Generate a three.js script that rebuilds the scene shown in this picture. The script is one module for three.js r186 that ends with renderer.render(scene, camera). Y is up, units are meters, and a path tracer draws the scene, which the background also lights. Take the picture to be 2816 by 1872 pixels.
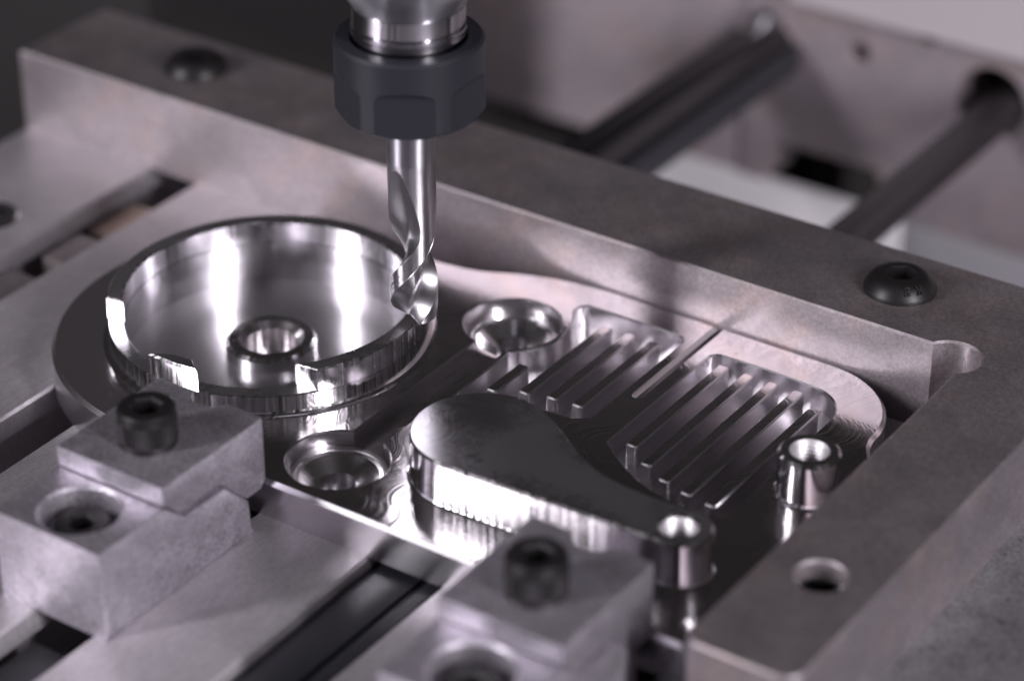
import * as THREE from 'three';
import { mergeGeometries, toCreasedNormals } from 'three/addons/utils/BufferGeometryUtils.js';
import { RectAreaLightUniformsLib } from 'three/addons/lights/RectAreaLightUniformsLib.js';
import { FontLoader } from 'three/addons/loaders/FontLoader.js';
import { TextGeometry } from 'three/addons/geometries/TextGeometry.js';
import { Brush, Evaluator, SUBTRACTION } from 'three-bvh-csg';

// Everything below is written in millimetres; the last lines turn the whole scene into metres.
const rad = (d) => d * Math.PI / 180, { sin, cos, PI, sqrt, hypot, min, max, abs, floor } = Math;

// ---------------------------------------------------------------- camera
const scene = new THREE.Scene();
const camera = new THREE.PerspectiveCamera(14.272, 1024 / 680, 20, 4000);
const YAW = rad(34.2), PITCH = rad(30.8), DIST = 352;
camera.position.set(sin(YAW) * cos(PITCH), sin(PITCH), cos(YAW) * cos(PITCH)).multiplyScalar(DIST);
camera.lookAt(0, 0, 0);
camera.focus = 336;
camera.userData.fStop = 11.5;

// ---------------------------------------------------------------- surroundings, lamps, exposure
scene.background = new THREE.Color().setRGB(0.022, 0.0196, 0.0204);
const renderer = new THREE.WebGLRenderer({ antialias: true });
renderer.toneMapping = THREE.LinearToneMapping;
renderer.toneMappingExposure = 1;
renderer.shadowMap.enabled = true;
RectAreaLightUniformsLib.init();
const LAMPS = [   // azimuth from +z towards +x, elevation, distance, panel width and height, radiance, label
  [-32, 22, 800, 72, 380, 73, 'tall narrow lamp panel out of frame at the front left of the clamps'],
  [74, 22, 800, 70, 380, 86, 'tall narrow lamp panel out of frame beyond the right arm of the fence'],
];
const LAMP_COLOR = new THREE.Color().setRGB(1.0, 0.952, 1.02);
for (const [az, el, d, w, h, power, label] of LAMPS) {
  const g = new THREE.Group(); g.name = 'lamp_panel'; numberedLater(g);
  g.position.set(sin(rad(az)) * cos(rad(el)) * d, sin(rad(el)) * d, cos(rad(az)) * cos(rad(el)) * d + 10);
  g.lookAt(0, 0, 10);
  g.userData = { label, category: 'lamp', group: 'lamp panels around the machine' };
  const housing = new THREE.Mesh(new THREE.BoxGeometry(w + 14, h + 14, 24), new THREE.MeshStandardMaterial({ color: 0x151515, roughness: 0.6 }));
  housing.name = 'housing'; housing.position.z = -14; g.add(housing);
  const face = new THREE.Mesh(new THREE.PlaneGeometry(w, h), new THREE.MeshStandardMaterial({ color: 0xdddddd, roughness: 0.8, emissive: LAMP_COLOR, emissiveIntensity: 1 }));
  face.name = 'diffuser'; face.position.z = -1; g.add(face);
  const light = new THREE.RectAreaLight(LAMP_COLOR, power, w, h); light.rotation.y = PI; g.add(light);
  scene.add(g);
}
function numberedLater(o) { const k = (numberedLater.n = (numberedLater.n || 0) + 1); if (k > 1) o.name += '_' + String(k - 1).padStart(3, '0'); }

// ---------------------------------------------------------------- noise and textures
function rng(seed) { let s = seed >>> 0; return () => { s = (s + 0x6D2B79F5) | 0; let t = Math.imul(s ^ (s >>> 15), 1 | s); t = (t + Math.imul(t ^ (t >>> 7), 61 | t)) ^ t; return ((t ^ (t >>> 14)) >>> 0) / 4294967296; }; }
function noise2(seed, P) {     // value noise that repeats every P cells
  const r = rng(seed), v = new Float32Array(P * P); for (let i = 0; i < P * P; i++) v[i] = r();
  return (x, y) => {
    const xi = floor(x), yi = floor(y), fx = x - xi, fy = y - yi, u = fx * fx * (3 - 2 * fx), w = fy * fy * (3 - 2 * fy);
    const m = (a) => ((a % P) + P) % P, a = m(xi), b = m(xi + 1), c = m(yi) * P, d = m(yi + 1) * P;
    return (v[c + a] * (1 - u) + v[c + b] * u) * (1 - w) + (v[d + a] * (1 - u) + v[d + b] * u) * w;
  };
}
function fbm(seed, base, oct) {  // tileable on the unit square
  const f = []; for (let i = 0; i < oct; i++) f.push([noise2(seed + i * 17, base << i), base << i, 0.5 ** i]);
  const tot = f.reduce((s, q) => s + q[2], 0);
  return (u, v) => { let s = 0; for (const [n, k, a] of f) s += a * n(u * k, v * k); return s / tot; };
}
function tex(w, h, mm, fn, srgb) {   // fn(u, v) gives a number or [r, g, b] in 0..1 ; mm: the size of one tile [w, h]
  const d = new Uint8Array(w * h * 4);
  for (let j = 0; j < h; j++) for (let i = 0; i < w; i++) {
    const c = fn((i + 0.5) / w, (j + 0.5) / h), k = (j * w + i) * 4;
    if (typeof c === 'number') d[k] = d[k + 1] = d[k + 2] = max(0, min(255, c * 255)); else for (let q = 0; q < 3; q++) d[k + q] = max(0, min(255, c[q] * 255));
    d[k + 3] = 255;
  }
  const t = new THREE.DataTexture(d, w, h); t.wrapS = t.wrapT = THREE.RepeatWrapping; t.magFilter = THREE.LinearFilter; t.minFilter = THREE.LinearMipmapLinearFilter;
  t.repeat.set(1 / mm[0], 1 / mm[1]); if (srgb) t.colorSpace = THREE.SRGBColorSpace; t.needsUpdate = true; return t;
}
const mixc = (a, b, t) => a.map((x, i) => x + (b[i] - x) * t);
const clamp01 = (x) => max(0, min(1, x)), step = (a, b, x) => { const t = clamp01((x - a) / (b - a)); return t * t * (3 - 2 * t); };

// face milling marks on the top of the machined plate: arcs left by the cutter, pass after pass
const swirlTex = (() => {
  const n1 = fbm(5, 24, 3), n2 = fbm(9, 200, 2), L = 120, H = 80, pass = 5.6, R = 3.4, line = noise2(77, 512), lineB = noise2(78, 512);
  return tex(2048, 1365, [L, H], (u, v) => {
    const x = u * L, z = v * H, k = floor(z / pass), dz = z - (k + 0.5) * pass, dir = k % 2 ? -1 : 1;
    const ph = x * dir + sqrt(max(0.02, R * R - dz * dz)) + 0.5 * n1(u, v);
    const a = line(ph * 2.6 + k * 31.7, k + 0.5), b = lineB(ph * 6.1 + k * 11.3, k + 0.5);
    return 0.45 + (a - 0.5) * 0.5 * (0.35 + 0.9 * n1(v, u)) + (b - 0.5) * 0.25 + (n2(u, v) - 0.5) * 0.12 + 0.7 * max(0, b - 0.8) * step(0.45, 0.75, n1(u + 0.3, v));
  });
})();
const smudgeTex = (() => { const a = fbm(31, 6, 5), b = fbm(41, 90, 2); return tex(1024, 1024, [60, 60], (u, v) => 0.62 + 0.5 * step(0.3, 0.8, a(u, v)) + 0.25 * (b(u, v) - 0.5)); })();
// upright lines that an end mill leaves on a side wall (u along the wall, v up)
const wallTex = (() => {
  const a = noise2(51, 170), b = noise2(53, 430), c = fbm(57, 12, 3);
  return tex(2048, 64, [40, 10], (u, v) => 0.5 + 0.4 * (a(u * 170, 0.5) - 0.5) + 0.25 * (b(u * 430, 0.5) - 0.5) + 0.3 * (c(u, 0.2) - 0.5));
})();
const wallRough = (() => { const a = noise2(61, 150), b = noise2(63, 380), c = fbm(67, 8, 3); return tex(1024, 64, [40, 10], (u, v) => 0.62 + 0.75 * (a(u * 150, 0.5) - 0.5) + 0.35 * (b(u * 380, 0.5) - 0.5) + 0.5 * (c(u, v * 0.5) - 0.5)); })();
// rings left by a lathe or a drill (v along the profile)
const ringTex = (() => { const a = noise2(71, 256), b = noise2(73, 128); return tex(64, 1024, [10, 12], (u, v) => 0.5 + 0.6 * (a(0.5, v * 256) - 0.5) + 0.3 * (b(u * 3, v * 128) - 0.5)); })();
const coneTex = (() => { const a = noise2(83, 64), b = noise2(87, 64), c = fbm(89, 40, 2), d = fbm(91, 6, 2); return tex(1024, 1024, [10, 10], (u, v) => 0.5 + 0.45 * (a(0.5, v * 64) - 0.5) + 0.35 * (b(u * 32, 0.5) - 0.5) + 0.5 * (c(u, v) - 0.5) * step(0.45, 0.65, d(u, v))); })();
// ground cast plate: cloudy, slightly pink and buff patches with a fine grain
const plateColor = (() => {
  const a = fbm(101, 5, 4), b = fbm(113, 9, 4), c = fbm(127, 128, 2), pits = noise2(131, 96);
  return tex(1024, 1024, [36, 36], (u, v) => {
    let k = mixc([0.82, 0.795, 0.82], [0.88, 0.805, 0.775], step(0.42, 0.76, a(u, v)) * 0.5);
    k = mixc(k, [0.70, 0.685, 0.70], step(0.4, 0.76, b(u, v)) * 0.35);
    const g = 0.9 + 0.2 * (c(u, v) - 0.5) - (pits(u * 96, v * 96) > 0.94 ? 0.1 : 0);
    return k.map((x) => x * g);
  }, true);
})();
const plateRough = (() => { const a = fbm(151, 7, 4), c = fbm(157, 160, 2); return tex(1024, 1024, [30, 30], (u, v) => 0.86 + 0.16 * (a(u, v) - 0.5) + 0.16 * (c(u, v) - 0.5)); })();
const topColor = (() => { const a = fbm(301, 7, 4), c = fbm(307, 128, 2), s = noise2(311, 256); return tex(1024, 1024, [40, 40], (u, v) => { const g = 0.86 + 0.07 * (a(u, v) - 0.5) + 0.1 * (c(u, v) - 0.5) + 0.08 * (s(u * 256, v * 24) - 0.5); return [g, g * 0.985, g * 0.985]; }, true); })();
const grainTex = (() => { const a = fbm(171, 48, 3); return tex(512, 512, [9, 9], (u, v) => a(u, v)); })();
const brushTex = (() => { const a = noise2(181, 512), b = fbm(187, 64, 2); return tex(512, 512, [22, 22], (u, v) => 0.5 + 0.6 * (a(u * 512, v * 6) - 0.5) + 0.5 * (b(u, v) - 0.5)); })();
const blastColor = (() => {
  const a = fbm(201, 12, 4), c = fbm(207, 100, 2);
  return tex(1024, 1024, [22, 22], (u, v) => { const g = 0.86 + 0.3 * (c(u, v) - 0.5) + 0.16 * (a(u, v) - 0.5); return [g * 0.99, g * 0.975, g]; }, true);
})();
const speckColor = (() => {
  const a = fbm(221, 10, 3), c = fbm(227, 90, 2), p = noise2(229, 80), q = fbm(233, 36, 2);
  return tex(1024, 1024, [26, 26], (u, v) => {
    let g = 0.8 + 0.25 * (c(u, v) - 0.5) + 0.2 * (a(u, v) - 0.5);
    g *= 1 - 0.45 * step(0.8, 0.92, p(u * 80, v * 80)) * step(0.4, 0.6, q(u, v));
    return [g * 0.98, g * 0.98, g];
  }, true);
})();

// ---------------------------------------------------------------- materials
const metal = (o) => new THREE.MeshStandardMaterial({ metalness: 1, ...o });
const phys = (o) => new THREE.MeshPhysicalMaterial({ metalness: 1, ...o });
const lin = (r, g, b) => new THREE.Color().setRGB(r, g, b);
const M = {
  cutTop: metal({ color: lin(0.66, 0.63, 0.645), roughness: 0.17, roughnessMap: smudgeTex, bumpMap: swirlTex, bumpScale: 0.03 }),
  pocketWall: metal({ color: lin(0.72, 0.70, 0.73), roughness: 0.25, bumpMap: grainTex, bumpScale: 0.0008 }),
  pocketFloor: metal({ color: lin(0.66, 0.63, 0.645), roughness: 0.5, roughnessMap: smudgeTex, bumpMap: swirlTex, bumpScale: 0.002 }),
  cutWall: metal({ color: lin(0.76, 0.745, 0.77), roughness: 0.24, roughnessMap: wallRough, bumpMap: wallTex, bumpScale: 0.007 }),
  capTop: metal({ color: lin(0.80, 0.785, 0.82), roughness: 0.32, roughnessMap: smudgeTex, bumpMap: swirlTex, bumpScale: 0.011 }),
  bore: metal({ color: lin(0.78, 0.765, 0.79), roughness: 0.24, roughnessMap: wallRough, bumpMap: wallTex, bumpScale: 0.0035 }),
  floorCut: metal({ color: lin(0.74, 0.72, 0.75), roughness: 0.32, bumpMap: brushTex, bumpScale: 0.0012 }),
  tapped: metal({ color: lin(0.72, 0.70, 0.72), roughness: 0.52, bumpMap: grainTex, bumpScale: 0.004 }),
  ringWall: metal({ color: lin(0.78, 0.765, 0.79), roughness: 0.3, roughnessMap: wallRough, bumpMap: wallTex, bumpScale: 0.008 }),
  cone: metal({ color: lin(0.80, 0.775, 0.79), roughness: 0.22, bumpMap: coneTex, bumpScale: 0.03 }),
  plate: metal({ metalness: 0.94, color: lin(0.78, 0.752, 0.74), map: plateColor, roughness: 0.62, roughnessMap: plateRough, bumpMap: grainTex, bumpScale: 0.003 }),
  table: metal({ color: lin(0.66, 0.645, 0.68), map: topColor, roughness: 0.55, metalness: 0.6, roughnessMap: plateRough, bumpMap: grainTex, bumpScale: 0.0012 }),
  blast: metal({ metalness: 0.96, color: lin(0.76, 0.745, 0.775), map: blastColor, roughness: 0.6, roughnessMap: plateRough, bumpMap: grainTex, bumpScale: 0.006 }),
  speck: metal({ metalness: 0.75, color: lin(0.52, 0.512, 0.515), map: speckColor, roughness: 0.62, bumpMap: grainTex, bumpScale: 0.006 }),
  nutBlock: metal({ color: lin(0.42, 0.34, 0.29), roughness: 0.55 }),
  black: new THREE.MeshPhysicalMaterial({ color: lin(0.009, 0.008, 0.0085), metalness: 0, specularIntensity: 0.7, roughness: 0.42, bumpMap: grainTex, bumpScale: 0.002 }),
  nut: new THREE.MeshPhysicalMaterial({ color: lin(0.016, 0.016, 0.022), metalness: 0.0, specularIntensity: 0.8, roughness: 0.44, bumpMap: grainTex, bumpScale: 0.0015 }),
  chrome: phys({ color: lin(0.55, 0.535, 0.57), roughness: 0.17, anisotropy: 0.55, bumpMap: ringTex, bumpScale: 0.001 }),
  shank: phys({ color: lin(0.46, 0.455, 0.49), roughness: 0.36, anisotropy: 0.8 }),
  flute: metal({ color: lin(0.46, 0.45, 0.47), roughness: 0.3, bumpMap: brushTex, bumpScale: 0.004 }),
  dark: new THREE.MeshStandardMaterial({ color: lin(0.028, 0.028, 0.034), roughness: 0.5, metalness: 0.2, bumpMap: grainTex, bumpScale: 0.003 }),
  encl: new THREE.MeshStandardMaterial({ color: lin(0.010, 0.0082, 0.0088), roughness: 0.8 }),
  rod: metal({ color: lin(0.10, 0.095, 0.10), roughness: 0.4 }),
  back: new THREE.MeshStandardMaterial({ color: lin(0.42, 0.388, 0.392), map: plateColor, roughness: 0.55 }),
  beam: new THREE.MeshStandardMaterial({ color: lin(0.37, 0.343, 0.358), roughness: 0.55 }),
  bed: new THREE.MeshStandardMaterial({ color: lin(0.42, 0.41, 0.44), roughness: 0.5 }),
  ledge: new THREE.MeshStandardMaterial({ color: lin(0.80, 0.775, 0.80), roughness: 0.45 }),
};

// ---------------------------------------------------------------- geometry builder
class Build {
  constructor() { this.p = [[], []]; this.t = [[], []]; }
  tri(g, a, b, c, ua, ub, uc) { this.p[g].push(...a, ...b, ...c); this.t[g].push(...ua, ...ub, ...uc); }
  quad(g, a, b, c, d, ua, ub, uc, ud) { this.tri(g, a, b, c, ua, ub, uc); this.tri(g, a, c, d, ua, uc, ud); }
  // upright prism over a contour in plan (list of [x, z]); ct chamfers the top edges, cb flares the foot
  prism(outer, holes, y0, y1, { ct = 0, cto = ct, cb = 0, scallop = 0, top = true, bottom = false, walls = true } = {}) {
    const area = (c) => c.reduce((s, p, i) => { const q = c[(i + 1) % c.length]; return s + p[0] * q[1] - q[0] * p[1]; }, 0);
    const ccw = (c) => area(c) > 0 ? c : c.slice().reverse(), cw = (c) => area(c) < 0 ? c : c.slice().reverse();
    const cons = [ccw(outer), ...holes.map(cw)];
    const off = (c, d) => c.map((p, i) => {
      const a = c[(i + c.length - 1) % c.length], b = c[(i + 1) % c.length];
      let e1 = [p[1] - a[1], a[0] - p[0]], e2 = [b[1] - p[1], p[0] - b[0]]; const l1 = hypot(...e1) || 1, l2 = hypot(...e2) || 1;
      e1 = e1.map((x) => x / l1); e2 = e2.map((x) => x / l2);
      const k = d / max(0.35, 1 + e1[0] * e2[0] + e1[1] * e2[1]); return [p[0] + (e1[0] + e2[0]) * k, p[1] + (e1[1] + e2[1]) * k];
    });
const off1 = (c, n) => { const a = c[(n + c.length - 1) % c.length], b = c[(n + 1) % c.length], l = hypot(b[0] - a[0], b[1] - a[1]) || 1; return [(b[1] - a[1]) / l, (a[0] - b[0]) / l]; };
    const cc = (i) => i ? ct : cto, tops = cons.map((c, i) => cc(i) ? off(c, -cc(i)) : c), feet = cons.map((c) => cb ? off(c, cb) : c);
    const band = (lo, hi, ya, yb) => {
      let s = 0;
      for (let i = 0; i < lo.length; i++) {
        const j = (i + 1) % lo.length, e = s + hypot(lo[j][0] - lo[i][0], lo[j][1] - lo[i][1]);
        this.quad(1, [lo[i][0], ya, lo[i][1]], [hi[i][0], yb, hi[i][1]], [hi[j][0], yb, hi[j][1]], [lo[j][0], ya, lo[j][1]], [s, ya], [s, yb], [e, yb], [e, ya]);
        s = e;
      }
    };
    if (walls) cons.forEach((c, i) => {
      if (cb) { const k = 3; for (let q = 0; q < k; q++) { const f = (t) => { const o = off(c, cb * (1 - sin(t))); let s = 0; return scallop ? o.map((p, n) => { const w = c[(n + 1) % c.length], k = abs(sin(s * PI / 1.05)) * scallop * cos(t) * 1.4; s += hypot(w[0] - c[n][0], w[1] - c[n][1]); const v = off1(c, n); return [p[0] - v[0] * k, p[1] - v[1] * k]; }) : o; }, t0 = PI / 2 * q / k, t1 = PI / 2 * (q + 1) / k; band(f(t0), f(t1), y0 + cb * (1 - cos(t0)), y0 + cb * (1 - cos(t1))); } }
      band(c, c, y0 + cb, y1 - cc(i)); if (cc(i)) band(c, tops[i], y1 - cc(i), y1);
    });
    const cap = (cs, y, up) => {
      const v = cs.map((c) => c.map((p) => new THREE.Vector2(p[0], p[1]))), all = v.flat();
      for (const [a, b, c] of THREE.ShapeUtils.triangulateShape(v[0], v.slice(1))) {
        const A = all[a], B = all[b], C = all[c], k = (B.x - A.x) * (C.y - A.y) - (B.y - A.y) * (C.x - A.x);
        const P = [A, B, C]; if ((k > 0) === up) P.reverse();
        this.tri(0, ...P.map((q) => [q.x, y, q.y]), ...P.map((q) => [q.x, q.y]));
      }
    };
    if (top) cap(tops, y1, true); if (bottom) cap(feet, y0, false);
    return this;
  }
  // surface of revolution; profile of [r, y] from below to above seen from outside (reverse it for a bore)
  lathe(cx, cz, prof, n = 96, g = 1, swap = false) {
    let s = 0;
    for (let i = 0; i + 1 < prof.length; i++) {
      const [r0, y0] = prof[i], [r1, y1] = prof[i + 1], e = s + hypot(r1 - r0, y1 - y0), R = max(r0, r1);
      for (let k = 0; k < n; k++) {
        const a = 2 * PI * k / n, b = 2 * PI * (k + 1) / n, P = (r, y, t) => [cx + r * sin(t), y, cz + r * cos(t)], U = (t, q) => swap ? [q, t * R] : [t * R, q];
        if (r0 > 1e-6) this.tri(g, P(r0, y0, a), P(r0, y0, b), P(r1, y1, b), U(a, s), U(b, s), U(b, e));
        if (r1 > 1e-6) this.tri(g, P(r0, y0, a), P(r1, y1, b), P(r1, y1, a), U(a, s), U(b, e), U(a, e));
      }
      s = e;
    }
    return this;
  }
  geo(crease = 0.6) {
    let g = new THREE.BufferGeometry();
    g.setAttribute('position', new THREE.Float32BufferAttribute([...this.p[0], ...this.p[1]].length ? this.p[0].concat(this.p[1]) : [], 3));
    g.setAttribute('uv', new THREE.Float32BufferAttribute(this.t[0].concat(this.t[1]), 2));
    g.computeVertexNormals(); g = toCreasedNormals(g, crease); g.clearGroups();
    const n0 = this.p[0].length / 3, n1 = this.p[1].length / 3;
    if (n0) g.addGroup(0, n0, 0); if (n1) g.addGroup(n0, n1, 1);
    return g;
  }
}
const used = {};
const numbered = (name) => { const k = used[name] = (used[name] ?? -1) + 1; return k ? name + '_' + String(k).padStart(3, '0') : name; };
function add(name, geo, mat, parent = scene) {
  const m = new THREE.Mesh(geo, mat); m.name = parent === scene ? numbered(name) : name; m.castShadow = m.receiveShadow = true; parent.add(m); return m;
}
function thing(name, label, category, group) { const g = new THREE.Group(); g.name = numbered(name); g.userData = { label, category }; if (group) g.userData.group = group; scene.add(g); return g; }
const arc = (cx, cz, r, a0, a1, n) => Array.from({ length: n + 1 }, (_, i) => { const t = rad(a0 + (a1 - a0) * i / n); return [cx + r * cos(t), cz + r * sin(t)]; });   // degrees, from +x towards +z
const circle = (cx, cz, r, n = 96) => arc(cx, cz, r, 0, 360 * (1 - 1 / n), n - 1);
const spline = (pts, n) => new THREE.CatmullRomCurve3(pts.map(([x, z]) => new THREE.Vector3(x, 0, z)), false, 'centripetal').getPoints(n).map((p) => [p.x, p.z]);
function roundRect(x0, x1, z0, z1, r, n = 6) { return [...arc(x1 - r, z1 - r, r, 0, 90, n), ...arc(x0 + r, z1 - r, r, 90, 180, n), ...arc(x0 + r, z0 + r, r, 180, 270, n), ...arc(x1 - r, z0 + r, r, 270, 360, n)]; }
function boxUV(g) {   // uv in millimetres from the side each face turns to
  g = g.index ? g.toNonIndexed() : g; const p = g.attributes.position, uv = new Float32Array(p.count * 2), a = new THREE.Vector3(), b = new THREE.Vector3(), c = new THREE.Vector3();
  for (let i = 0; i < p.count; i += 3) {
    a.fromBufferAttribute(p, i); b.fromBufferAttribute(p, i + 1); c.fromBufferAttribute(p, i + 2); const n = b.clone().sub(a).cross(c.clone().sub(a)); const ax = abs(n.x), ay = abs(n.y), az = abs(n.z);
    [a, b, c].forEach((q, k) => { const w = ay >= ax && ay >= az ? [q.x, q.z] : ax >= az ? [q.z, q.y] : [q.x, q.y]; uv[(i + k) * 2] = w[0]; uv[(i + k) * 2 + 1] = w[1]; });
  }
  g.setAttribute('uv', new THREE.BufferAttribute(uv, 2)); return g;
}
function clean(g, crease = 0.5) { g = g.index ? g.toNonIndexed() : g.clone(); for (const k of Object.keys(g.attributes)) if (k !== 'position') g.deleteAttribute(k); g.clearGroups(); g.computeVertexNormals(); return boxUV(toCreasedNormals(g, crease)); }
const csg = new Evaluator(); csg.useGroups = false; csg.attributes = ['position', 'normal', 'uv'];
function cut(geo, ...tools) { let a = new Brush(geo); a.updateMatrixWorld(); for (const t of tools) { const b = new Brush(t); b.updateMatrixWorld(); a = csg.evaluate(a, b, SUBTRACTION); } return a.geometry; }
const cyl = (r0, r1, h, x, y, z, n = 64) => new THREE.CylinderGeometry(r1, r0, h, n).translate(x, y + h / 2, z);   // r0 below, r1 above, y its foot
// bar along x from a profile in (z, y) with small chamfers on all edges
function barX(profile, x0, x1, bevel) {
  const s = new THREE.Shape(profile.map(([z, y]) => new THREE.Vector2(-z, y)));
  const g = new THREE.ExtrudeGeometry(s, { depth: x1 - x0 - 2 * bevel, bevelEnabled: bevel > 0, bevelThickness: bevel, bevelSize: bevel, bevelOffset: -bevel, bevelSegments: 2, curveSegments: 12 });
  return g.translate(0, 0, x0 + bevel).rotateY(PI / 2);      // (-z, y, x) becomes (x, y, z)
}
function bar(x0, x1, y0, y1, z0, z1, b = 0.3) { return clean(barX([[z1, y0], [z1, y1], [z0, y1], [z0, y0]], x0, x1, b)); }

// ================================================================ the slotted machine table
const T = -5.2;     // height of the table's top; the top of the machined plate is 0
const table = thing('machine_table', 'slotted light grey aluminium machine table under the clamped workpiece', 'machine table'); delete table.userData.category; table.userData.kind = 'structure';
{
  const slots = [[-77.6, -69.1], [-47.6, -39.4], [-16.4, -7.6], [9.1, 19.5], [40, 49]], x0 = -102.5, x1 = 112, z0 = -43, z1 = 150, lip = 3.2, deep = 12;
  let at = x0; const edges = []; for (const [a, b] of slots) { edges.push([at, a]); at = b; } edges.push([at, x1]);
  for (const [a, b] of edges) {
    const L = a === x0 ? a : a + 3.2, Rr = b === x1 ? b : b - 3.2, c = 0.35;   // strips overhang the wider part of the slots
    const prof = [[a + c, T], [b - c, T], [b, T - c], [b, T - lip], [Rr, T - lip], [Rr, T - deep], [L, T - deep], [L, T - lip], [a, T - lip], [a, T - c]];
    const s = new THREE.Shape(prof.map(([x, y]) => new THREE.Vector2(x, y)));
    const g = clean(new THREE.ExtrudeGeometry(s, { depth: z1 - z0, bevelEnabled: false }).translate(0, 0, z0));
    add('strip', g, a > 40 ? M.speck : M.table, table);
  }
  add('slot_floor', bar(x0, x1, T - deep - 8, T - deep, z0, z1, 0), M.table, table);
  // black bar lying in the front slot, with a ribbed right edge
  add('slot_bar', bar(9.4, 19.2, T - 3.2, T - 1.4, -30, 150, 0.3), M.dark, table);
  add('slot_bar', bar(10.8, 16.0, T - 1.4, T - 1.0, -30, 150, 0.08), M.dark, table);
  add('slot_bar', bar(-15.6, -8.4, T - 8, T - 3.4, 74.5, 150, 0.4), M.dark, table);
  const rib = new THREE.BoxGeometry(1.6, 0.5, 0.42), ribs = []; for (let i = 0; i < 170; i++) ribs.push(rib.clone().translate(17.9, T - 1.2, 20 + i * 0.72));
  const rb = add('slot_bar_ribs', boxUV(mergeGeometries(ribs)), M.dark, table); rb.userData = { kind: 'stuff' };
  // counterbored screw in the left strip
  const b = new Build().lathe(-86.9, 6.2, [[4.3, T], [3.9, T + 0.35], [3.1, T + 0.4], [2.1, T + 0.15], [2.0, T + 0.1], [0, T + 0.05]], 48); add('table_screw', b.geo(0.5), M.chrome, table);
  // T nuts and bolt ends lying in the far left slot
  add('slot_nut', bar(-76.9, -70, T - 11, T - 3.2, -13, -3, 0.4), M.nutBlock, table);
  add('slot_nut', bar(-75.2, -69.6, T - 11, T - 1.8, 0.6, 8.4, 0.5), M.plate, table);
  add('slot_nut', bar(-77.4, -69.2, T - 11, T - 2.4, 13, 30, 0.4), M.plate, table);
}

// ================================================================ the corner fence
const fence = thing('corner_fence', 'L shaped grey metal fence with a rounded inner corner relief around the workpiece', 'fence');
{
  const c = [54, -16.6], R = 3.7, a0 = Math.atan2(-18.3 - c[1], -sqrt(R * R - 1.7 * 1.7)), a1 = Math.atan2(sqrt(R * R - 4), 2);
  let d0 = a0 * 180 / PI, d1 = a1 * 180 / PI; if (d0 > d1) d0 -= 360;
  const outline = [[-102.5, -18.3], ...arc(c[0], c[1], R, d0, d1, 28), ...arc(58, 49, 2, 180, 90, 6), ...arc(67.2, 48.5, 2.5, 90, 0, 8), ...arc(66.7, -34.6, 3, 0, -90, 8), [-102.5, -37.6]];
  const b = new Build().prism(outline, [circle(62.84, 32.9, 2.85, 48)], T, 7.6, { ct: 0.28 });
  add('fence_body', b.geo(0.5), [M.plate, M.plate], fence);
  const h = new Build().lathe(62.84, 32.9, [[2.55, T + 0.4], [2.55, 5.2], [2.85, 5.4]].reverse(), 48); add('bolt_hole', h.geo(), M.cutWall, fence);
  // button head screws with hexagon sockets
  const font = await new FontLoader().loadAsync('fonts/droid/droid_sans_bold.typeface.json');
  const screw = (x, z, letters) => {
    const prof = [[4.72, 0], [4.75, 0.35]]; for (let i = 0; i <= 12; i++) { const t = i / 12; prof.push([4.75 - 2.1 * t ** 1.3, 0.35 + 1.95 * sin(t * PI / 2) ** 1.05]); }
    const rTop = prof[prof.length - 1][0], y1 = prof[prof.length - 1][1], hex = Array.from({ length: 6 }, (_, i) => [x + 1.95 * cos(i * PI / 3 + 0.4), z + 1.95 * sin(i * PI / 3 + 0.4)]);
    const q = new Build().lathe(x, z, prof.map(([r, y]) => [r, y + 7.6]), 72);
    q.prism(circle(x, z, rTop, 72), [hex], 7.6 + 0.7, 7.6 + y1, { ct: 0.12, cto: 0 }); q.prism(hex, [], 7.6 + 0.6, 7.6 + 0.8, { walls: false });
    const head = add('button_screw', q.geo(0.5), [M.black, M.black], fence);
    if (letters) for (const [ch, az] of letters) {
      const t = new TextGeometry(ch, { font, size: 1.15, depth: 0.3, curveSegments: 3 }); t.computeBoundingBox(); t.translate(-t.boundingBox.max.x / 2, -0.575, -0.15);
      t.rotateX(-PI / 2);               // lies flat, its foot towards +z
      t.rotateY(PI);                    // its top towards +z, the rim
      t.rotateX(rad(46)); t.translate(0, 7.6 + 1.73, 4.03); t.rotateY(rad(az)); t.translate(x, 0, z);
      add('stamped_letter', clean(t), M.black, head);
    }
  };
  screw(41.0, -28.2, [['E', 40], ['K', 62]]); screw(-76.2, -28.4);
}

// ================================================================ the machined workpiece
const part = thing('machined_workpiece', 'shiny milled aluminium part with notched ring, finned pockets and cam boss against the fence', 'metal part');
const RC = [-27.5, 15.5], CS = [[-1.6, 34.9], [-2.4, -3.8]];
const OUTLINE = [
  [-24, 43.5], ...arc(RC[0], RC[1] - 0.1, 28.4, 84, 285, 90),
  ...spline([[-16, -12.65], [-13.2, -13.5], [-9.6, -15.3], [-4, -17.2], [3, -18.22]], 20),
  [37.2, -18.22], ...arc(37.4, -5.9, 12.3, -90, 2, 26).slice(1), [50.2, -3.6], [51.4, -1.6], [53.4, 0.4], [55.4, 1.4], ...arc(51.4, 39.4, 4, 0, 90, 8),
];
const P1 = [   // pocket beside the rear countersink
  ...arc(17.2, -12.0, 1.25, -90, 0, 6), [18.45, 9.8], [16.7, 11.2], [13.1, 11.6], [9, 12.6], [5, 14.2], [1.5, 15.2],
  [1.5, 3.2], ...arc(CS[1][0], CS[1][1], 7.25, 61, -20, 14), [4.2, -7.6], [3.3, -9.6], [2.5, -10.8], ...arc(3.9, -11.8, 1.4, 180, 270, 6),
];
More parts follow.
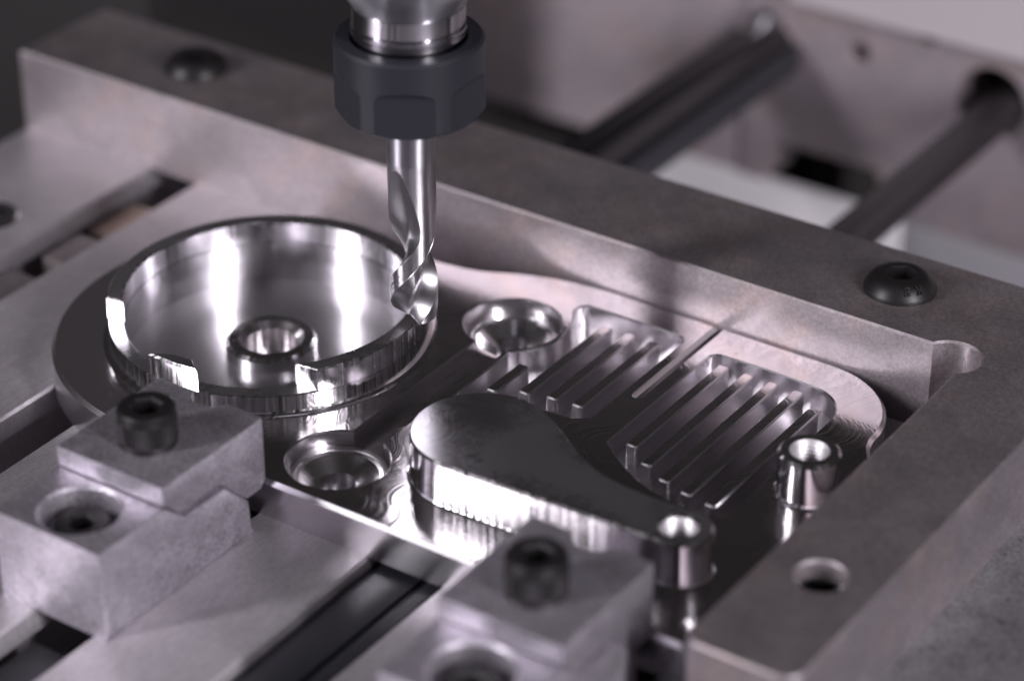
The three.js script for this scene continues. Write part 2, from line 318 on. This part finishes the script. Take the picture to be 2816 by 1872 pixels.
const P2 = [   // pocket beside the right post
  ...arc(24.5, -10.8, 1.3, 180, 270, 6), [30.8, -12.3], [36, -12.1], ...arc(37.6, -6.4, 5.6, -88, 0, 14), [43.2, 17], ...arc(41.7, 18.6, 1.5, 0, 90, 5), [37, 20.0], [33.2, 19.3], [30.7, 18.4], [28.1, 17.0], [25.3, 15.0], [23.2, 13.3],
];
const CH = [-3.85, 0.62];   // the straight channel between the two countersinks
function keyhole() {        // both round counterbores and the channel, one contour
  const out = [], R = 6.45;
  const hit = (c, x, s) => Math.atan2(s * sqrt(R * R - (x - c[0]) ** 2), x - c[0]) * 180 / PI;
  const [a, b] = CS;        // a front, b rear
  out.push(...arc(a[0], a[1], R, hit(a, CH[1], -1), hit(a, CH[0], -1) + 360, 60));
  out.push(...arc(b[0], b[1], R, hit(b, CH[0], 1), hit(b, CH[1], 1) + 360, 60));
  return out;
}
const SLIT = [[20.3, -18.3], [20.3, 2.1], [20.45, 2.4], [20.7, 2.4], [20.85, 2.1], [20.85, -18.3]];
{
  const slitOutline = []; for (const p of OUTLINE) { slitOutline.push(p); }
  // the slit opens at the back edge: splice it into the outline
  const k = slitOutline.findIndex((p) => p[0] === 37.2); slitOutline.splice(k, 0, [20.3, -18.22], ...SLIT.slice(1, 5), [20.85, -18.22]);
  const inner = circle(RC[0], RC[1], 18.75, 128);
  const b = new Build();
  b.prism(slitOutline, [P1, P2, keyhole(), inner], -2.0, 0, { ct: 0.18, cto: 0.5 });
  b.prism(OUTLINE, [P1, P2, circle(...CS[0], 5.9, 64), circle(...CS[1], 5.9, 64), inner], -3.2, -2.0);
  b.prism(OUTLINE, [circle(...CS[0], 1.9, 32), circle(...CS[1], 1.9, 32), inner], T + 0.004, -3.2, { bottom: true, top: false });
  add('base_plate', b.geo(0.5), [M.cutTop, M.pocketWall], part);
  add('pocket_floor', new Build().prism(P1, [], -3.3, -3.2, { walls: false }).geo(), M.pocketFloor, part);
  add('pocket_floor', new Build().prism(P2, [], -3.3, -3.2, { walls: false }).geo(), M.pocketFloor, part);
  for (const c of CS) {
    const q = new Build().lathe(c[0], c[1], [[5.9, -2.0], [5.45, -2.05], [5.35, -2.3], [4.9, -2.4], [1.9, -4.9], [1.9, T]], 72); add('countersink', q.geo(0.3), M.cone, part);
  }
  // ring: full low wall, two taller arcs and a tab between the notches
  const ring = new THREE.Group(); ring.name = 'ring_wall'; part.add(ring);
  const low = new Build().prism(circle(RC[0], RC[1], 20.9, 160), [inner], 0, 2.8, { ct: 0.15, cb: 0 });
  low.lathe(RC[0], RC[1], [[21.7, 0], [21.35, 0.1], [21.05, 0.32], [20.93, 0.6]], 160);
  low.lathe(RC[0], RC[1], [[18.75, -3.0], [18.75, 0.0]].reverse(), 160);
  add('low_rim', low.geo(0.5), [M.capTop, M.bore], ring);
  const at = (deg, r) => [RC[0] + r * cos(rad(deg)), RC[1] + r * sin(rad(deg))];
  const tall = [...arc(RC[0], RC[1], 20.9, 141.5 - 360, 34.8, 150), ...arc(RC[0], RC[1], 18.75, 41.5, 137.5 - 360, 150)];
  const wallOut = new Build().prism(tall, [], 2.8, 5.9, { ct: 0.16 }); add('tall_wall', wallOut.geo(0.5), [M.capTop, M.ringWall], ring);
  const tab = [at(97.7, 20.8), at(86.5, 20.85), at(76, 21.1), at(81.2, 18.9), at(86, 18.75), at(91, 19.0), at(94.5, 19.7)];
  add('tab', new Build().prism(tab, [], 2.8, 5.9, { ct: 0.28 }).geo(0.3), [M.capTop, M.cutWall], ring);
  const f = new Build().prism(circle(RC[0], RC[1], 18.75, 128), [circle(RC[0], RC[1], 6.0, 96)], -3.4, -3.0); add('ring_floor', f.geo(), [M.floorCut, M.bore], part);
  const boss = new Build().lathe(RC[0], RC[1], [[6.0, -3], [6.0, -1.5], [5.55, -1.05], [4.3, -1.0]], 96); add('center_boss', boss.geo(0.5), [M.bore, M.bore], part);
  add('boss_hole', new Build().lathe(RC[0], RC[1], [[4.3, -1.0], [3.4, -1.8], [3.3, -5.1], [0, -5.1]], 96).geo(0.4), M.cone, part);
  const thread = (yTop, yEnd) => { const l = []; for (let y = yTop; y > yEnd; y -= 0.5) l.push([1.98, y], [1.8, y - 0.25]); return l; };
  // cam shaped boss
  const cam = [...arc(14.3, 27.4, 8.7, 90, 289, 60), ...spline([[17.6, 19.35], [21.3, 21.4], [25.6, 24.35], [30.4, 26.75], [34.6, 27.65], [38.4, 27.85], [42.0, 27.75]], 36), ...arc(44.2, 31.2, 3.75, -84, 88, 36)];
  const dense = cam.flatMap((p, i) => { const q = cam[(i + 1) % cam.length], n = max(1, Math.round(hypot(q[0] - p[0], q[1] - p[1]) / 0.22)); return Array.from({ length: n }, (_, k) => [p[0] + (q[0] - p[0]) * k / n, p[1] + (q[1] - p[1]) * k / n]); });
  const hole = circle(43.9, 31.2, 2.1, 48);
  add('cam_boss', new Build().prism(dense, [hole], 0, 5.9, { ct: 0.28, cb: 0.42, scallop: 0.018 }).geo(0.7), [M.capTop, M.cutWall], part);
  const hb = new Build().lathe(43.9, 31.2, [[2.1, 5.62], ...thread(5.5, 1.2), [0, 1.0]], 60); add('tapped_hole', hb.geo(0.3), M.tapped, part);
  // standoff post
  const post = new Build().lathe(48.6, 9.3, [[4.2, 0], [3.9, 0.15], [3.75, 0.5], [3.75, 5.55], [3.4, 5.9], [2.4, 5.9]], 72); add('standoff_post', post.geo(0.4), [M.bore, M.bore], part);
  add('tapped_hole', new Build().lathe(48.6, 9.3, [[2.4, 5.9], ...thread(5.48, 0.8), [0, 0.5]], 60).geo(0.3), M.tapped, part);
  // fins in the pockets
  const fin = (x0, x1, zf, zb) => {
    const q = new Build().prism(roundRect(x0, x1, zb, zf, 0.38, 5), [], -3.2, 0, { ct: 0.2 });
    add('fin', q.geo(0.5), [M.cutTop, M.pocketWall], part);
  };
  fin(3.85, 5.45, 11.6, 4.0); fin(7.5, 9.15, 9.8, -10.1); fin(11.1, 12.75, 8.9, -10.2); fin(14.7, 16.35, 8.6, -10.2);
  for (const [x, zf, zb] of [[25.4, 12.5, -10.1], [29.05, 15.1, -10.05], [32.65, 16.9, -10.05], [36.25, 17.8, -10.05], [39.9, 18.3, -7.2]]) fin(x - 0.25, x + 1.4, zf, zb);
}

// ================================================================ a few fine chips left on the work
{
  const r = rng(991), fl = [];
  for (let i = 0; i < 90; i++) {
    const g = new THREE.TetrahedronGeometry(0.05 + 0.09 * r() ** 3, 0); g.scale(1.6, 0.35, 0.7); g.rotateY(r() * 6.3);
    const x = -4 + 50 * r(), z = -16 + 58 * r(), onCam = hypot(x - 14.3, z - 27.4) < 8 || (z > 28.5 && z < 34 && x > 14 && x < 40);
    if (hypot(x - CS[0][0], z - CS[0][1]) < 7 || hypot(x - CS[1][0], z - CS[1][1]) < 7.5 || (x > CH[0] && x < CH[1] + 0.5) || (x > 1.3 && x < 18.6 && z < 15.5 && z > -13.5) || (x > 23 && x < 43.4 && z < 20.5 && z > -12.5)) continue;
    if (!onCam && z > 17 && x > 5 && x < 48 && z < 37) continue;
    g.translate(x, onCam ? 5.93 : 0.03, z); fl.push(g);
  }
  const c = add('metal_chips', mergeGeometries(fl), M.cutWall); c.userData = { label: 'tiny bright metal chips scattered on the milled part', kind: 'stuff' };
}

// ================================================================ clamps: a base block, a wedge jaw on its slope and two socket screws
function socketScrew(R, x, yTop, z, h, af, parent, name) {
  const hex = Array.from({ length: 6 }, (_, i) => [x + af * 0.577 * cos(i * PI / 3 + 0.15), z + af * 0.577 * sin(i * PI / 3 + 0.15)]);
  const knurl = Array.from({ length: 288 }, (_, i) => { const t = i / 288 * 2 * PI, r = R - 0.05 + 0.05 * cos(t * 48); return [x + r * cos(t), z + r * sin(t)]; });
  const b = new Build().prism(circle(x, z, R - 0.06, 96), [hex], yTop - 1.3, yTop, { ct: 0.3 }).prism(knurl, [circle(x, z, R - 0.4, 48)], yTop - h + 0.9, yTop - 1.25, { ct: 0.03 }).prism(circle(x, z, R - 0.05, 96), [circle(x, z, R - 0.4, 48)], yTop - h, yTop - h + 0.9);
  b.prism(circle(x, z, R - 0.35, 48), [hex], yTop - 2.6, yTop - 1.3, {}).prism(hex, [], yTop - 2.7, yTop - 2.5, { walls: false });
  const m = add(name, b.geo(0.5), [M.black, M.black], parent); return m;
}
function makeClamp(label) {
  const g = thing('wedge_clamp', label, 'clamp', 'wedge clamps holding the workpiece');
  const cx = -13.4, w = 8.0, dz = -0.35;
  const Z = (l) => l.map(([z, y]) => [z + dz, y]);
  let base = barX(Z([[73.4, -5.19], [73.4, 6.6], [62.3, 6.6], [58.95, 3.5], [51.8, 3.5], [47.75, -0.5], [47.4, -4.6], [46.9, -5.19]]), cx - w, cx + w, 0.3);
  base = cut(boxUV(base), boxUV(cyl(4.6, 4.6, 6, cx + 0.2, 1.8, 67.8 + dz)), boxUV(cyl(4.3, 5.3, 1, cx + 0.2, 5.9, 67.8 + dz)));
  add('base_block', clean(base, 0.4), M.blast, g);
  let jaw = barX(Z([[62.4, 9.31], [62.4, 6.82], [62.15, 6.82], [59.6, 4.4], [52.55, 4.4], [47.95, -0.2], [45.3, -0.2], [44.35, 0.7], [44.35, 9.31]]), cx - w - 0.15, cx + w - 0.05, 0.28);
  jaw = cut(boxUV(jaw), boxUV(cyl(2.75, 2.75, 20, cx, -4, 43.6 + dz)));
  add('jaw', clean(jaw, 0.4), M.blast, g);
  socketScrew(3.5, cx + 0.1, 14.1, 55.6 + dz, 4.85, 3, g, 'cap_screw');
  const s = socketScrew(3.3, cx + 0.2, 4.9, 67.8 + dz, 3.2, 2.6, g, 'cap_screw');
  return g;
}
const clampA = makeClamp('grey wedge clamp with two black socket screws below the notched ring');
{
  const clampB = clampA.clone(); clampB.name = numbered('wedge_clamp'); scene.add(clampB); clampB.position.set(53.4, 0, -0.9);
  clampB.userData = { ...clampA.userData, label: 'blurred grey wedge clamp in front of the cam boss beside the right fence arm' };
}

// ================================================================ spindle, collet nut and end mill
const AX = [-6.83, 11.83];
const spindle = thing('spindle', 'dark spindle with a black hexagonal collet nut and shiny thread above the workpiece', 'spindle');
{
  let body = new Build().lathe(AX[0], AX[1], [[3.02, 36.5], [3.4, 35.9], [7.9, 35.9], [8.3, 36.05], [9.1, 36.75], [9.1, 45.55], [8.75, 45.95], [7.15, 45.95], [7.1, 44.5], [3.02, 44.5], [3.02, 36.5]], 144).geo(0.3);
  body = body.toNonIndexed ? (body.index ? body.toNonIndexed() : body) : body; body.clearGroups();
  const tools = [];
  for (let i = 0; i < 6; i++) {
    const s = new THREE.Shape(); s.moveTo(8.32, 30); s.lineTo(8.32, 40.9); for (let k = 1; k <= 8; k++) { const t = k / 8 * PI / 2; s.lineTo(8.32 + 1.6 * (1 - cos(t)), 40.9 + 1.6 * sin(t)); } s.lineTo(12, 42.5); s.lineTo(12, 30);
    const g = new THREE.ExtrudeGeometry(s, { depth: 12, bevelEnabled: false }).translate(0, 0, -6);
    g.rotateY(-PI / 2 + YAW - rad(2) + i * PI / 3).translate(AX[0], 0, AX[1]); tools.push(boxUV(g));
  }
  add('collet_nut', clean(cut(body, ...tools), 0.35), M.nut, spindle);
  const nose = [[6.6, 44], [6.6, 46.3]]; for (let i = 0; i < 2; i++) { const y = 46.3 + i * 0.75; nose.push([6.95, y + 0.16], [6.98, y + 0.3], [6.95, y + 0.44], [6.55, y + 0.62]); }
  nose.push([6.6, 47.9], [6.82, 48.05], [6.82, 50.2], [6.6, 50.35]);
  add('thread_nose', new Build().lathe(AX[0], AX[1], nose, 120, 1, true).geo(0.5), [M.chrome, M.chrome], spindle);
  add('housing', new Build().lathe(AX[0], AX[1], [[5, 50.3], [6.75, 50.3], [7.0, 50.8], [8.2, 52.6], [12, 55.5], [17, 58], [17, 90]], 120, 1, true).geo(0.6), [M.shank, M.shank], spindle);
}
const mill = thing('end_mill', 'two flute steel end mill held in the collet nut above the ring rim', 'end mill');
{
  const R = 3, y0 = 7.6, yTop = 37, lead = 22, nt = 288, ny = 150, yE = 19, yEnd = 29;
  const b = new Build(), pt = (i, j) => {
    const y = y0 + (29.5 - y0) * j / ny, f = clamp01((y - yE) / (yEnd - yE)), d = 1.2 + (R + 0.02 - 1.2) * f;
    const e0 = clamp01((y - 16.5) / 6), turn = rad(72) + 2 * PI * (min(y, 16.5) - y0 + 6 * (e0 - e0 ** 3 + e0 ** 4 / 2)) / lead, th = i / nt * 2 * PI;
    let q = ((th / PI) % 1) - 0.5; q *= PI;                    // angle from the middle of the nearer flute
    let r = min(R, d / max(0.05, cos(q)));
    if (r < R) { const w = Math.acos(min(1, d / R)), t = q / w; r -= (1 - f) * 0.3 * (1 - t * t) * (1 + 0.7 * t); }   // hollow, deepest near the cutting edge
    else if (q < 0) r -= 0.06 * (1 - f);
    const a = th + turn, e = j === 0 ? 0.4 * (1 - r / R) : 0;
    return [AX[0] + r * sin(a), y + e, AX[1] + r * cos(a)];
  };
  for (let j = 0; j < ny; j++) for (let i = 0; i < nt; i++) {
    const A = pt(i, j), B = pt(i + 1, j), C = pt(i + 1, j + 1), D = pt(i, j + 1), u0 = i / nt * 19, u1 = (i + 1) / nt * 19;
    b.quad(1, A, B, C, D, [u0, A[1]], [u1, B[1]], [u1, C[1]], [u0, D[1]]);
  }
  for (let i = 0; i < nt; i++) b.tri(0, pt(i + 1, 0), pt(i, 0), [AX[0], y0 + 0.7, AX[1]], [0, 0], [1, 0], [0.5, 1]);
  add('flutes', b.geo(0.25), [M.flute, M.flute], mill);
  add('shank', new Build().lathe(AX[0], AX[1], [[3, 29.5], [3, yTop], [0, yTop]], 96, 1, true).geo(0.5), [M.shank, M.shank], mill);
}

// ================================================================ the machine behind the fence
const bed = add('machine_bed', bar(-114, 170, -90, -62, -134.6, -44, 0.5), M.bed); bed.userData = { kind: 'structure', label: 'light grey machine bed below and behind the table' };
add('bed_step', bar(-8.9, 170, -61.9, -45.2, -148, -134.3, 0.3), M.bed, bed);
add('bed_ledge', bar(-62, -9, -61.9, -45, -136.4, -134.0, 0.3), M.ledge, bed);
const endPlate = thing('end_plate', 'blurred grey machine end plate with round holes behind the fence', 'machine plate');
{
  const outline = [[-41.8, -45.5], [-37, -45.4], [-35, -37], [-15, -37], [-12, -45.5], [170, -45.5], [170, -4], [-41.8, -4]];
  const hole = (x, y, r) => circle(x, y, r, 40);
  const b = new Build().prism(outline.map(([x, y]) => [x, -y]), [hole(5.4, 18.4, 6.2), hole(-19.5, 15.8, 1.7), hole(-7, 9.2, 1.7)], 0, 12, { ct: 0.4 });
  const g = b.geo(0.5); g.rotateX(PI / 2); g.translate(0, 0, -146.5); add('plate_body', g, [M.back, M.back], endPlate);
  add('left_panel', bar(-114, -42, -45.5, -2, -146.5, -135.2, 0.4), M.back, endPlate);
  const k = bar(-66, 170, -44, 0, -160, -152, 0); add('back_cover', k, M.dark, endPlate);
  const s = new Build().lathe(0, 0, [[2.6, 0], [2.6, 1.6], [2.0, 2.6], [0, 2.9]], 40).geo(0.5); s.rotateX(PI / 2); s.translate(-37.4, -13.9, -134.4); add('bolt', s, M.chrome, endPlate);
}
const col = add('column_cover', bar(-188, -114, -60, 130, -66, -60, 0.5), M.encl); col.userData = { label: 'black upright machine cover behind the left end of the fence', category: 'machine cover' };
const wall = add('enclosure_wall', bar(-420, -60, -90, 160, -215, -205, 0.5), M.encl); wall.userData = { label: 'black machine enclosure wall at the back left', kind: 'structure' };
const beam = add('cross_beam', bar(-32, 170, -7.7, 30, -150, -131, 0.6), M.beam); beam.userData = { label: 'pale blurred cross beam above the end plate at the back', category: 'beam' };
{
  const rodGeo = (r, x, y, z0, z1) => { const g = new Build().lathe(0, 0, [[r, 0], [r, z1 - z0], [0, z1 - z0]], 48).geo(0.5); g.rotateX(PI / 2); g.translate(x, y, z0); return g; };
  const a = add('guide_rod', rodGeo(3.4, 8.2, -18.2, -160, -40), M.rod); a.userData = { label: 'dark slim guide rod running into the large hole of the end plate', category: 'rod' };
  const c = thing('lead_screw', 'thick dark lead screw running back from behind the collet nut', 'lead screw');
  add('screw_shaft', rodGeo(4.2, -36.8, -18, -134.5, -40), M.rod, c);
  for (const dx of [-6.5, 5.2]) add('guard_rail', bar(-36.8 + dx - 1, -36.8 + dx + 1, -22, -17, -134.4, -40, 0.4), M.dark, c);
}

// ---------------------------------------------------------------- millimetres to metres
const S = 0.001, seen = new Set();
scene.traverse((o) => {
  if (o !== scene) o.position.multiplyScalar(S);
  if (o.geometry && !seen.has(o.geometry)) { seen.add(o.geometry); o.geometry.scale(S, S, S); }
  if (o.isMesh) { o.castShadow = o.receiveShadow = true; for (const m of [o.material].flat()) if (!seen.has(m)) { seen.add(m); m.bumpScale *= S; m.side = THREE.DoubleSide; } }
  if (o.isRectAreaLight) { o.width *= S; o.height *= S; }
});
camera.position.multiplyScalar(S); camera.near *= S; camera.far *= S; camera.focus *= S; camera.updateProjectionMatrix();
scene.updateMatrixWorld(true);
renderer.render(scene, camera);
